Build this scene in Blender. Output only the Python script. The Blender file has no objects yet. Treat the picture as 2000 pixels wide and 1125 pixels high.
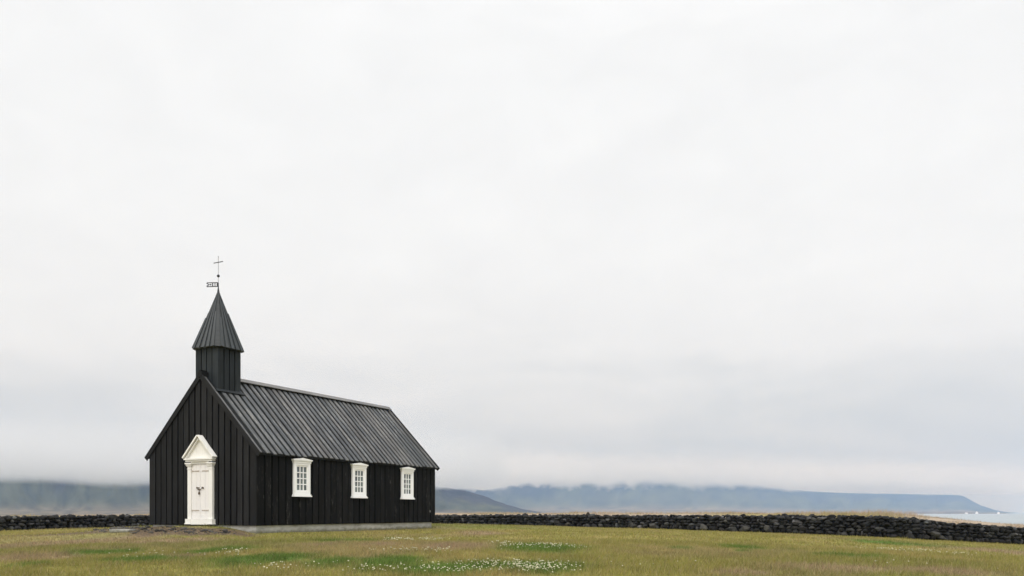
import bpy, math, random
import numpy as np
from mathutils import Vector, Matrix
random.seed(7); RNG = np.random.default_rng(7)
R = math.radians
SC = bpy.context.scene
COL = SC.collection

# ------------------------------------------------------------------ camera
F = 1637.0            # focal length in photo pixels (2000 wide)
CZ = 1.6              # eye height; the ground under the camera is z = 0
HY = 1000.0           # photo row of the horizon
cam = bpy.data.cameras.new('camera'); cam_o = bpy.data.objects.new('camera', cam); COL.objects.link(cam_o)
cam_o.location = (0, 0, CZ); cam_o.rotation_euler = (R(90), 0, 0)
cam.sensor_width = 36; cam.lens = F / 2000 * 36; cam.shift_y = (HY - 562.5) / 2000
cam.clip_start = 0.1; cam.clip_end = 60000
SC.camera = cam_o

# ------------------------------------------------------------------ world, sun, exposure
SUN_EL, SUN_AZ = 50, 188      # azimuth clockwise from +Y (behind the camera)
SC.view_settings.view_transform = 'Standard'; SC.view_settings.look = 'None'
SC.view_settings.exposure = 0.0; SC.view_settings.gamma = 1.0
SC.view_settings.use_curve_mapping = False
SC.cycles.volume_bounces = 6; SC.cycles.volume_max_steps = 512; SC.cycles.max_bounces = 10; SC.cycles.use_denoising = True
SC.cycles.sample_clamp_indirect = 10

def N(nt, t, **kw):
    n = nt.nodes.new(t)
    for k, v in kw.items(): setattr(n, k, v)
    return n
def ramp(nt, fac, stops, interp='LINEAR'):
    n = N(nt, 'ShaderNodeValToRGB'); n.color_ramp.interpolation = interp
    e = n.color_ramp.elements
    while len(e) < len(stops): e.new(0.5)
    for i, (p, c) in enumerate(stops):
        e[i].position = p; e[i].color = (c[0], c[1], c[2], 1) if hasattr(c, '__len__') else (c, c, c, 1)
    nt.links.new(fac, n.inputs[0]); return n.outputs[0]
def mathn(nt, op, a, b=None):
    n = N(nt, 'ShaderNodeMath', operation=op)
    for i, v in enumerate((a, b)):
        if v is None: continue
        if isinstance(v, (int, float)): n.inputs[i].default_value = v
        else: nt.links.new(v, n.inputs[i])
    return n.outputs[0]
def mixc(nt, fac, a, b, blend='MIX'):
    n = N(nt, 'ShaderNodeMix', data_type='RGBA', blend_type=blend)
    for i, v in ((0, fac), (6, a), (7, b)):
        if isinstance(v, (int, float)): n.inputs[i].default_value = v
        elif isinstance(v, tuple): n.inputs[i].default_value = (*v, 1)
        else: nt.links.new(v, n.inputs[i])
    return n.outputs[2]
def noise(nt, vec, scale, detail=4, rough=0.55, dist=0.0):
    n = N(nt, 'ShaderNodeTexNoise'); n.inputs['Scale'].default_value = scale
    n.inputs['Detail'].default_value = detail; n.inputs['Roughness'].default_value = rough
    n.inputs['Distortion'].default_value = dist
    if vec is not None: nt.links.new(vec, n.inputs['Vector'])
    return n.outputs[0]
def mapping(nt, vec, scale=(1, 1, 1), rot=(0, 0, 0), loc=(0, 0, 0)):
    n = N(nt, 'ShaderNodeMapping'); n.inputs['Scale'].default_value = scale
    n.inputs['Rotation'].default_value = rot; n.inputs['Location'].default_value = loc
    nt.links.new(vec, n.inputs[0]); return n.outputs[0]

world = bpy.data.worlds.new('World'); SC.world = world; world.use_nodes = True
wn = world.node_tree; wn.nodes.clear()
sky = N(wn, 'ShaderNodeTexSky', sky_type='NISHITA', sun_disc=False)
sky.sun_elevation = R(SUN_EL); sky.sun_rotation = R(SUN_AZ); sky.air_density = 1.5; sky.dust_density = 3
tc = N(wn, 'ShaderNodeTexCoord'); sep = N(wn, 'ShaderNodeSeparateXYZ'); wn.links.new(tc.outputs['Generated'], sep.inputs[0])
streak = noise(wn, mapping(wn, tc.outputs['Generated'], (1.6, 1.6, 7.0)), 1.7, 6, 0.5, 0.4)
puff = noise(wn, mapping(wn, tc.outputs['Generated'], (2.5, 2.5, 5.0), loc=(3, 1, 2)), 3.2, 7, 0.55, 0.6)
zz = mathn(wn, 'ADD', sep.outputs[2], mathn(wn, 'MULTIPLY', mathn(wn, 'SUBTRACT', streak, 0.5), 0.22))
# radiance of the overcast layer against elevation (sine)
cloud = ramp(wn, zz, [(0.0, (.62, .65, .67)), (0.05, (.63, .66, .68)), (0.11, (.755, .775, .79)), (0.18, (.925, .935, .948)),
                      (0.27, (.985, .997, 1.008)), (0.50, (1.0, 1.012, 1.02)), (1.0, (1.9, 1.93, 1.97))])
bright = mathn(wn, 'ADD', 0.935, mathn(wn, 'MULTIPLY', puff, 0.13))
cb = N(wn, 'ShaderNodeCombineColor')
for i in range(3): wn.links.new(bright, cb.inputs[i])
cloud = mixc(wn, 1.0, cloud, cb.outputs[0], 'MULTIPLY')
# the layer is thinner, so brighter, round the hidden sun behind the camera
dotn = N(wn, 'ShaderNodeVectorMath', operation='DOT_PRODUCT'); wn.links.new(tc.outputs['Generated'], dotn.inputs[0])
dotn.inputs[1].default_value = (math.sin(R(SUN_AZ)) * math.cos(R(SUN_EL)), math.cos(R(SUN_AZ)) * math.cos(R(SUN_EL)), math.sin(R(SUN_EL)))
lobe = mathn(wn, 'MULTIPLY', mathn(wn, 'POWER', mathn(wn, 'MAXIMUM', dotn.outputs['Value'], 0.0), 2.0), .8)
lobe = mathn(wn, 'ADD', lobe, 1.0); cb2 = N(wn, 'ShaderNodeCombineColor')
lobc = mathn(wn, 'MULTIPLY', lobe, 1.0)
for i in range(3): wn.links.new(lobc, cb2.inputs[i])
cloud = mixc(wn, 1.0, cloud, cb2.outputs[0], 'MULTIPLY')
skyk = mixc(wn, 1.0, sky.outputs[0], (0.10, 0.10, 0.10), 'MULTIPLY')
fin = mixc(wn, 0.06, cloud, skyk)
bg = N(wn, 'ShaderNodeBackground'); bg.inputs[1].default_value = 1.0
wn.links.new(fin, bg.inputs[0]); wo = N(wn, 'ShaderNodeOutputWorld'); wn.links.new(bg.outputs[0], wo.inputs[0])
world.cycles.sampling_method = 'MANUAL'; world.cycles.sample_map_resolution = 512

sun = bpy.data.lights.new('sun', 'SUN'); sun.energy = 1.1; sun.angle = R(18); sun.color = (1, .975, .94)
sun_o = bpy.data.objects.new('sun', sun); COL.objects.link(sun_o)
sd = Vector((math.sin(R(SUN_AZ)) * math.cos(R(SUN_EL)), math.cos(R(SUN_AZ)) * math.cos(R(SUN_EL)), math.sin(R(SUN_EL))))
sun_o.rotation_euler = sd.to_track_quat('Z', 'Y').to_euler(); sun_o.location = sd * 60

# ------------------------------------------------------------------ helpers
def tag(o, label=None, cat=None, group=None, kind=None):
    if label: o['label'] = label
    if cat: o['category'] = cat
    if group: o['group'] = group
    if kind: o['kind'] = kind
    return o
def empty(name, loc, rz=0, parent=None):
    o = bpy.data.objects.new(name, None); COL.objects.link(o); o.location = loc; o.rotation_euler = (0, 0, rz)
    o.empty_display_size = 0.3
    if parent: o.parent = parent
    return o
def bmat(name, col=(.5, .5, .5), rough=.6, spec=.5, metal=0.0):
    m = bpy.data.materials.new(name); m.use_nodes = True
    b = m.node_tree.nodes['Principled BSDF']
    b.inputs['Base Color'].default_value = (*col, 1); b.inputs['Roughness'].default_value = rough
    b.inputs['Specular IOR Level'].default_value = spec; b.inputs['Metallic'].default_value = metal
    return m, m.node_tree, b
def attr(nt, name, out=0):
    a = N(nt, 'ShaderNodeAttribute', attribute_name=name); return a.outputs[out]   # 0 color 1 vector 2 fac
def bump(nt, b, h, strength=.5, dist=.01):
    n = N(nt, 'ShaderNodeBump'); n.inputs['Strength'].default_value = strength; n.inputs['Distance'].default_value = dist
    nt.links.new(h, n.inputs['Height']); nt.links.new(n.outputs[0], b.inputs['Normal'])

class MB:
    """collects solids; every solid carries a random value (rnd) and grain coordinates (gc, x along the grain)"""
    def __init__(s): s.v = []; s.f = []; s.r = []; s.g = []
    def solid(s, vs, fs, gc, rnd=None):
        o = len(s.v); rnd = random.random() if rnd is None else rnd
        k = random.random() * 50
        s.v += [tuple(p) for p in vs]; s.f += [tuple(o + i for i in f) for f in fs]
        s.r += [rnd] * len(vs); s.g += [(a + k, b + k * 1.7, c) for a, b, c in gc]
    HX = [(0, 3, 2, 1), (4, 5, 6, 7), (0, 1, 5, 4), (1, 2, 6, 5), (2, 3, 7, 6), (3, 0, 4, 7)]
    def box(s, x0, x1, y0, y1, z0, z1, grain='z', rnd=None, z1b=None, z1c=None):
        """z1b: top height at y1 when the top slopes along y"""
        zb = z1 if z1b is None else z1b
        vs = [(x0, y0, z0), (x1, y0, z0), (x1, y1, z0), (x0, y1, z0), (x0, y0, z1), (x1, y0, z1), (x1, y1, zb), (x0, y1, zb)]
        gm = {'z': (2, 0, 1), 'x': (0, 1, 2), 'y': (1, 0, 2)}[grain]
        s.solid(vs, s.HX, [tuple((p[gm[0]], p[gm[1]] + p[gm[2]], 0)) for p in vs], rnd)
    def obox(s, o, ex, ey, ez, lx, ly, lz, rnd=None):
        o = Vector(o); ex = Vector(ex).normalized(); ey = Vector(ey).normalized(); ez = Vector(ez).normalized()
        c = [(0, 0, 0), (1, 0, 0), (1, 1, 0), (0, 1, 0), (0, 0, 1), (1, 0, 1), (1, 1, 1), (0, 1, 1)]
        vs = [o + ex * lx * a + ey * ly * b + ez * lz * d for a, b, d in c]
        fs = s.HX if ex.cross(ey).dot(ez) > 0 else [f[::-1] for f in s.HX]
        s.solid(vs, fs, [(a * lx, b * ly + d * lz, 0) for a, b, d in c], rnd)
    def prism(s, poly, a0, a1, axis='x', rnd=None):
        """extrude a polygon given in the other two axes"""
        n = len(poly)
        P = (lambda p, a: (a, p[0], p[1])) if axis == 'x' else (lambda p, a: (p[0], a, p[1])) if axis == 'y' else (lambda p, a: (p[0], p[1], a))
        vs = [P(p, a0) for p in poly] + [P(p, a1) for p in poly]
        fs = [tuple(range(n)), tuple(range(2 * n - 1, n - 1, -1))] + [(i, i + n, (i + 1) % n + n, (i + 1) % n) for i in range(n)]
        s.solid(vs, fs, [(v[2], v[0] + v[1], 0) for v in vs], rnd)
    def rod(s, p0, p1, r0, r1=None, n=8, rnd=None):
        r1 = r0 if r1 is None else r1
        p0 = Vector(p0); p1 = Vector(p1); d = (p1 - p0).normalized()
        a = d.orthogonal().normalized(); b = d.cross(a)
        vs = []
        for p, r in ((p0, r0), (p1, r1)):
            vs += [p + (a * math.cos(t) + b * math.sin(t)) * r for t in [2 * math.pi * i / n for i in range(n)]]
        fs = [tuple(range(n))[::-1], tuple(range(n, 2 * n))] + [(i, (i + 1) % n, (i + 1) % n + n, i + n) for i in range(n)]
        s.solid(vs, fs, [(v[2], v[0] + v[1], 0) for v in vs], rnd)
    def ball(s, c, r, rnd=None, n=12, m=8, sz=1):
        vs = [(c[0], c[1], c[2] + r * sz)]
        for j in range(1, m):
            t = math.pi * j / m
            vs += [(c[0] + r * math.sin(t) * math.cos(2 * math.pi * i / n), c[1] + r * math.sin(t) * math.sin(2 * math.pi * i / n), c[2] + r * sz * math.cos(t)) for i in range(n)]
        vs.append((c[0], c[1], c[2] - r * sz)); L = len(vs) - 1
        fs = [(0, 1 + i, 1 + (i + 1) % n) for i in range(n)]
        for j in range(m - 2):
            a = 1 + j * n; fs += [(a + i, a + n + i, a + n + (i + 1) % n, a + (i + 1) % n) for i in range(n)]
        a = 1 + (m - 2) * n; fs += [(a + i, L, a + (i + 1) % n) for i in range(n)]
        s.solid(vs, fs, [v for v in vs], rnd)
    def build(s, name, mat, parent=None, label=None, smooth=False):
        me = bpy.data.meshes.new(name); me.from_pydata(s.v, [], s.f); me.update()
        a = me.attributes.new('rnd', 'FLOAT', 'POINT'); a.data.foreach_set('value', s.r)
        g = me.attributes.new('gc', 'FLOAT_VECTOR', 'POINT'); g.data.foreach_set('vector', [c for t in s.g for c in t])
        me.materials.append(mat)
        if smooth: me.shade_smooth()
        o = bpy.data.objects.new(name, me); COL.objects.link(o)
        if parent: o.parent = parent
        if label: o['label'] = label
        return o

def fast_mesh(name, V, T, mat, cols=None, smooth=False, parent=None, quads=False):
    """V (n,3), T (m,3|4) numpy; cols (n,3) per-vertex surface colour"""
    me = bpy.data.meshes.new(name); k = T.shape[1]
    me.vertices.add(len(V)); me.vertices.foreach_set('co', V.astype(np.float32).ravel())
    me.loops.add(T.size); me.loops.foreach_set('vertex_index', T.astype(np.int32).ravel())
    me.polygons.add(len(T)); me.polygons.foreach_set('loop_start', np.arange(0, T.size, k, dtype=np.int32))
    me.update(calc_edges=True)
    if cols is not None:
        a = me.attributes.new('tone', 'FLOAT_COLOR', 'POINT')
        c4 = np.ones((len(V), 4), np.float32); c4[:, :3] = cols; a.data.foreach_set('color', c4.ravel())
    if smooth: me.shade_smooth()
    me.materials.append(mat)
    o = bpy.data.objects.new(name, me); COL.objects.link(o)
    if parent: o.parent = parent
    return o

# numpy value noise
_T = RNG.random((256, 256))
def vn(x, y):
    xi = np.floor(x).astype(int); yi = np.floor(y).astype(int); fx = x - xi; fy = y - yi
    fx = fx * fx * (3 - 2 * fx); fy = fy * fy * (3 - 2 * fy)
    a = _T[xi & 255, yi & 255]; b = _T[(xi + 1) & 255, yi & 255]; c = _T[xi & 255, (yi + 1) & 255]; d = _T[(xi + 1) & 255, (yi + 1) & 255]
    return (a * (1 - fx) + b * fx) * (1 - fy) + (c * (1 - fx) + d * fx) * fy
def fbm(x, y, o=4, g=.5):
    s = 0; a = 1; t = 0
    for i in range(o): s = s + a * vn(x * 2 ** i + 17.3 * i, y * 2 ** i + 9.1 * i); t += a; a *= g
    return s / t
def sstep(a, b, x):
    t = np.clip((x - a) / (b - a), 0, 1); return t * t * (3 - 2 * t)

# ------------------------------------------------------------------ terrain
# surveyed ground points: bearing given as photo column, distance (m), height against the eye (m)
CP = [(-200, 6, -1.35), (1000, 5, -1.40), (2200, 6, -1.45), (0, 12, -.93), (500, 12, -.92), (1000, 12, -.92), (1500, 12, -.93), (2000, 12.5, -.98), (-300, 12, -1.0), (2400, 13, -1.1),
      (0, 20, -.86), (500, 20, -.76), (1000, 20, -.78), (1500, 20, -.86), (2000, 20, -1.12),
      (0, 30, -.90), (200, 36, -.84), (100, 40, -.90), (0, 44, -.98), (300, 47, -.84), (-300, 42, -1.05),
      (500, 27.6, -.74), (600, 29.5, -.745), (700, 32.4, -.74), (848, 37.3, -.73), (900, 37, -.74), (650, 27, -.76),
      (395, 28.6, -.47), (350, 29.2, -.48), (295, 30.2, -.52), (440, 28.0, -.54), (400, 26, -.72), (300, 27, -.76), (475, 27.3, -.70),
      (800, 41, -.63), (700, 50, -.72), (860, 58, -1.0), (1000, 42, -.72), (1000, 55, -.91),
      (1200, 30, -.80), (1200, 40, -.85), (1200, 50, -.95), (1400, 30, -.90), (1400, 46, -1.04), (1650, 30, -1.0), (1650, 41, -1.20), (1720, 40, -1.23),
      (1900, 30, -1.24), (1900, 41, -1.50), (2000, 30, -1.30), (2000, 42, -1.64), (2200, 42, -1.9),
      (0, 70, -.5), (290, 70, -.45), (600, 75, -.5), (860, 75, -.4), (1000, 72, -.4), (1200, 68, -.4), (1400, 64, -.4), (1650, 60, -.45), (1780, 60, -.62), (1900, 60, -1.25), (2000, 60, -1.6), (2200, 60, -1.9),
      (-300, 100, -.5), (0, 100, -.42), (290, 100, -.40), (600, 100, -.4), (860, 100, -.45), (920, 96, -.27), (1000, 100, -.50), (1200, 100, -.50), (1400, 98, -.46), (1550, 95, -.36), (1650, 92, -.24), (1750, 92, -.28), (1795, 92, -.60), (1850, 92, -1.0), (1930, 92, -1.42), (2000, 92, -1.62), (2200, 92, -1.8)]
P = np.array([((p - 1000) / F * d, d) for p, d, z in CP]); Zc = np.array([z for _, _, z in CP])
def _tps(r): return np.where(r > 1e-9, r * r * np.log(np.maximum(r, 1e-9)), 0)
_n = len(P); _K = _tps(np.hypot(P[:, None, 0] - P[None, :, 0], P[:, None, 1] - P[None, :, 1])) + np.eye(_n) * .3
_A = np.zeros((_n + 3, _n + 3)); _A[:_n, :_n] = _K; _A[:_n, _n] = 1; _A[:_n, _n + 1:] = P; _A[_n, :_n] = 1; _A[_n + 1:, :_n] = P.T
_w = np.linalg.solve(_A, np.r_[Zc, 0, 0, 0])
def ground_z(x, y):
    x = np.atleast_1d(np.asarray(x, float)); y = np.atleast_1d(np.asarray(y, float))
    r = np.hypot(x, y); sh = x.shape; x = x.ravel(); y = y.ravel(); r = r.ravel()
    out = np.zeros(len(x))
    for i in range(0, len(x), 20000):
        s = slice(i, i + 20000)
        k = np.minimum(1, 100 / np.maximum(r[s], 1)); xx = x[s] * k; yy = y[s] * k
        z = _w[_n] + xx * _w[_n + 1] + yy * _w[_n + 2]
        z = z + _tps(np.hypot(xx[:, None] - P[None, :, 0], yy[:, None] - P[None, :, 1])) @ _w[:_n]
        az = np.abs(np.degrees(np.arctan2(xx, yy)))
        w = (1 - sstep(38, 50, az)) * sstep(3, 7, yy)
        out[s] = z * w + (-1.5) * (1 - w)
    zf = np.clip(out, -2.2, 0.1)
    m = r < 140
    bmp = (fbm(x * .22 + 40, y * .22, 3) - .5) * .09 + (fbm(x * 1.3, y * 1.3, 3) - .5) * .05
    d2 = np.hypot(x + 8, y - 33)
    zf = zf + bmp * sstep(4, 8, d2) + (fbm(x * .12, y * .12, 3) - .5) * .35 * sstep(66, 90, r)
    px = 1000 + F * x / np.maximum(np.abs(y), .1) * np.sign(y)
    right = sstep(1700, 1800, px) * (y > 0)
    far = -7.0 * (1 - right) - 11.0 * right
    t = sstep(104, 330, r)
    zf = zf * (1 - t) + far * t - 4.0 * sstep(1500, 3000, r)
    return (zf + CZ).reshape(sh)
def at(px, py, lo=8, hi=110):
    """where the sight line through photo pixel (px, py) meets the lawn"""
    d = np.arange(lo, hi, .05); x = (px - 1000) / F * d; ray = CZ - (py - HY) / F * d
    g = ground_z(x, d); k = int(np.argmax(ray <= g)); return float(x[k]), float(d[k])

# ground cover patches: (px, py, half width px, half height px)
GREEN = [(215, 1080, 95, 6), (290, 1094, 90, 6), (430, 1076, 70, 6), (520, 1092, 130, 13), (650, 1100, 90, 12), (60, 1104, 40, 3), (760, 1098, 110, 14), (900, 1108, 150, 16), (1020, 1108, 120, 13),
         (1050, 1069, 95, 7), (760, 1056, 15, 2), (1330, 1074, 30, 3), (1450, 1070, 40, 5), (690, 1058, 80, 2.5), (1750, 1062, 80, 3), (1540, 1076, 12, 2), (1450, 1077, 18, 2), (1650, 1088, 60, 3)]
PINK = [(140, 1060, 150, 9), (320, 1058, 120, 6), (930, 1042, 60, 5), (880, 1068, 110, 7), (740, 1066, 60, 5), (60, 1090, 120, 8), (1650, 1112, 170, 8), (1850, 1118, 150, 9), (1450, 1120, 60, 6), (1960, 1078, 80, 6), (330, 1090, 60, 4), (380, 1086, 30, 3), (620, 1066, 50, 3)]
def _patch(lst):
    out = []
    for px, py, hw, hh in lst:
        x0, d0 = at(px, py); _, da = at(px, py - hh * .8); _, db = at(px, min(py + hh * .8, 1124))
        out.append((x0, d0, hw / F * d0, max(.35, abs(da - db) / 2 * 1.35)))
    return out
GREEN = _patch(GREEN); PINK = _patch(PINK)
def cover(x, y):
    """surface colour of turf at a place (colour of the plants themselves)"""
    n1 = fbm(x * .16 + 5, y * .10, 4); n2 = fbm(x * .6 + 50, y * .4 + 20, 4); n3 = fbm(x * 2.4, y * 2.0 + 7, 3)
    olive = np.array([.225, .206, .056]); straw = np.array([.315, .242, .098]); green = np.array([.098, .152, .032]); pink = np.array([.27, .195, .13]); dk = np.array([.10, .085, .035])
    c = olive * np.ones(x.shape + (3,))
    def mx(c, k, w): return c * (1 - w[..., None]) + k * w[..., None]
    c = mx(c, straw, sstep(.50, .72, n2) * .45)
    c = mx(c, green, sstep(.50, .72, n1) * .35)
    c = mx(c, pink, sstep(.52, .68, fbm(x * .3 + 90, y * .22 + 3, 4)) * .35)
    wob = (n2 - .5) * 1.15
    for k, lst, s in ((pink, PINK, .8), (green, GREEN, .97)):
        w = np.zeros(x.shape)
        for X, Y, a, b in lst: w = np.maximum(w, 1 - sstep(.45, 1.25, np.hypot((x - X) / a, (y - Y) / b) + wob))
        c = mx(c, k, w * s)
    n4 = fbm(x * 5.5 + 31, y * 2.6 + 11, 2)
    c = c * (.62 + .42 * n3 + .34 * n4)[..., None]
    # taller straw coloured dune grass beyond the wall
    r = np.hypot(x, y); ou = sstep(56, 66, r)
    dune = mx(np.array([.34, .275, .21]) * np.ones(x.shape + (3,)), np.array([.27, .225, .11]), sstep(.60, .7, fbm(x * .06 + 3, y * .06, 3)))
    c = mx(c, 0, ou) + dune * ou[..., None]
    return c
PATH = [at(-40, 1049), at(60, 1045), at(150, 1041), at(230, 1037), (-15.6, 32.5), (-13.6, 29.6), (-12.0, 28.2), (-10.6, 27.4), (-9.2, 27.0)]
def seg_dist(x, y, pts):
    best = np.full(x.shape, 1e9)
    for (ax, ay), (bx, by) in zip(pts[:-1], pts[1:]):
        dx, dy = bx - ax, by - ay; t = np.clip(((x - ax) * dx + (y - ay) * dy) / (dx * dx + dy * dy), 0, 1)
        best = np.minimum(best, np.hypot(x - ax - t * dx, y - ay - t * dy))
    return best
def soil_w(x, y):
    d = seg_dist(x, y, PATH); return 1 - sstep(.55, 1.15, d + (fbm(x * 1.1, y * 1.1 + 5, 3) - .5) * 1.3)
# church frame: near corner and axes on the ground plane
TH = R(63.0); C0 = np.array([-8.45, 27.7]); DX = np.array([math.cos(TH), math.sin(TH)]); DY = np.array([-math.sin(TH), math.cos(TH)])
LEN, WID = 10.94, 5.0
def church_uv(x, y): rx = x - C0[0]; ry = y - C0[1]; return rx * DX[0] + ry * DX[1], rx * DY[0] + ry * DY[1]

azs = np.r_[np.arange(-42, 42, .2), np.arange(42, 318, 4.0)]; azs = np.radians(azs)
rad = [.4]
while rad[-1] < 115: rad.append(rad[-1] * 1.013 + .01)
while rad[-1] < 12800: rad.append(rad[-1] * 1.06)
rad = np.array(rad); A, RR = np.meshgrid(azs, rad); X = RR * np.sin(A); Y = RR * np.cos(A)
Zg = ground_z(X, Y); sw = soil_w(X, Y)
tone = cover(X, Y); tone = tone * (1 - sw[..., None]) + np.array([.12, .088, .058]) * (.7 + .6 * fbm(X * 3, Y * 3, 3))[..., None] * sw[..., None]
Vg = np.stack([X, Y, Zg], -1).reshape(-1, 3); na = len(azs); nr = len(rad)
i, j = np.meshgrid(np.arange(nr - 1), np.arange(na), indexing='ij')
Q = np.stack([i * na + j, i * na + (j + 1) % na, (i + 1) * na + (j + 1) % na, (i + 1) * na + j], -1).reshape(-1, 4)[:, ::-1]
cen = np.array([[0, 0, float(ground_z(0.0, 0.01)[0])]]); Vg = np.r_[Vg, cen]
m, nt, b = bmat('turf', rough=.95, spec=.1)
tcn = N(nt, 'ShaderNodeTexCoord').outputs['Object']
fine = ramp(nt, noise(nt, tcn, 9, 6, .7), [(.3, .62), (.7, 1.35)])
nt.links.new(mixc(nt, 1, attr(nt, 'tone'), fine, 'MULTIPLY'), b.inputs['Base Color'])
bump(nt, b, noise(nt, tcn, 14, 5, .7), .8, .05); M_TURF = m
ground = fast_mesh('ground', Vg, Q, m, np.r_[tone.reshape(-1, 3), [[.1, .1, .05]]], smooth=True)
tag(ground, kind='structure')

# ------------------------------------------------------------------ sea
m, nt, b = bmat('sea_water', (.30, .38, .39), .42, .3)
tcn = N(nt, 'ShaderNodeTexCoord').outputs['Object']
nt.links.new(ramp(nt, noise(nt, mapping(nt, tcn, (1, 4, 1)), .004, 5, .6), [(.35, (.20, .235, .255)), (.65, (.29, .33, .35))]), b.inputs['Base Color'])
bump(nt, b, noise(nt, tcn, .25, 5, .65), .5, .5)
sr = np.array([150, 300, 600, 1200, 2400, 4800, 12800]); sa = np.radians(np.arange(-60, 60.1, 3))
Am, Rm = np.meshgrid(sa, sr); Vs = np.stack([Rm * np.sin(Am), Rm * np.cos(Am), 0 * Am + CZ - 8.2], -1).reshape(-1, 3)
i, j = np.meshgrid(np.arange(len(sr) - 1), np.arange(len(sa) - 1), indexing='ij'); n_ = len(sa)
Qs = np.stack([i * n_ + j, i * n_ + j + 1, (i + 1) * n_ + j + 1, (i + 1) * n_ + j], -1).reshape(-1, 4)[:, ::-1]
tag(fast_mesh('sea', Vs, Qs, m), kind='structure')

# ------------------------------------------------------------------ mountains
def mountain(name, prof, foot, ridge, plain, gul, mat, seed):
    pxs = np.arange(prof[0][0], prof[-1][0], 4.0); u = (pxs - 1000) / F
    py = np.interp(pxs, [p[0] for p in prof], [p[1] for p in prof])
    Rg = np.interp(pxs, [ridge[0][0], ridge[1][0]], [ridge[0][1], ridge[1][1]])
    Ft = np.interp(pxs, [foot[0][0], foot[1][0]], [foot[0][1], foot[1][1]])
    H = (HY - py) / F * Rg
    t = np.r_[np.linspace(0, 1, 70), 1 + np.linspace(0, 1, 20)[1:]]
    Tm, U = np.meshgrid(t, u, indexing='ij'); Hm = np.broadcast_to(H, Tm.shape); Rm_ = np.broadcast_to(Rg, Tm.shape); Fm = np.broadcast_to(Ft, Tm.shape)
    D = Fm + (Rm_ - Fm) * Tm
    pl = plain                        # share of the depth that is gently rising lowland
    s = np.where(Tm < pl, .07 * Tm / pl, .07 + .93 * sstep(0, 1, (Tm - pl) / (1 - pl)) ** 1.0)
    s = np.where(Tm > 1, 1 - (Tm - 1) ** 1.5, s)
    pxm = 1000 + U * F
    wp = (fbm(pxm / 60 + seed, Tm * 3, 3) - .5) * 3; g = np.abs(fbm(pxm / 26 + seed + wp, Tm * 2.6 + seed, 5) - .5) * 2.4
    s = s - gul * g * sstep(pl, pl + .25, Tm) * (1 - sstep(.85, 1.0, Tm)) * np.minimum(1, Hm / 60)
    base = CZ - 8.4
    Zm = base + (Hm + CZ - base) * s + 6 * (fbm(pxm / 9, Tm * 14 + seed, 3) - .5) * sstep(pl * .5, pl + .1, Tm) * sstep(0, 40, Hm)
    Vm = np.stack([U * D, D, Zm], -1).reshape(-1, 3)
    n = len(u); i, j = np.meshgrid(np.arange(len(t) - 1), np.arange(n - 1), indexing='ij')
    Qm = np.stack([i * n + j, i * n + j + 1, (i + 1) * n + j + 1, (i + 1) * n + j], -1).reshape(-1, 4)
    low = np.array([.15, .12, .075]); mid = np.array([.065, .066, .038]); up = np.array([.038, .034, .036])
    k = sstep(.02, .22, s)[..., None]; k2 = sstep(.35, .75, s + (fbm(pxm / 40, Tm * 5, 4) - .5) * .9)[..., None]
    c = low * (1 - k) + mid * k; c = c * (1 - k2) + up * k2
    c = c * (.35 + 1.3 * fbm(pxm / 20 + 3 + wp, Tm * 12, 5))[..., None]
    o = fast_mesh(name, Vm, Qm, mat, c.reshape(-1, 3), smooth=True); tag(o, kind='structure'); return o
m, nt, b = bmat('mountain_slope', rough=1, spec=.05)
nt.links.new(attr(nt, 'tone'), b.inputs['Base Color'])
PA = [(-700, 900), (-300, 893), (0, 902), (150, 898), (290, 890), (600, 895), (780, 925), (830, 943), (860, 951), (900, 957), (930, 964), (955, 973), (985, 984), (1020, 994), (1060, 1001)]
mountain('hills', PA, ((-700, 1350), (1060, 1950)), ((-700, 2250), (1060, 3000)), .35, .16, m, 3.0)
PB = [(800, 950), (900, 952), (945, 958), (985, 950), (1030, 942), (1100, 928), (1250, 922), (1400, 930), (1500, 945), (1550, 956), (1590, 961), (1680, 964), (1780, 965.5), (1868, 967), (1882, 969), (1900, 979), (1915, 987), (1930, 992), (1945, 996.5), (1965, 1000), (1990, 1002)]
mountain('hills', PB, ((800, 3300), (1990, 3700)), ((800, 6300), (1990, 9600)), .45, .13, m, 11.0)

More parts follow.
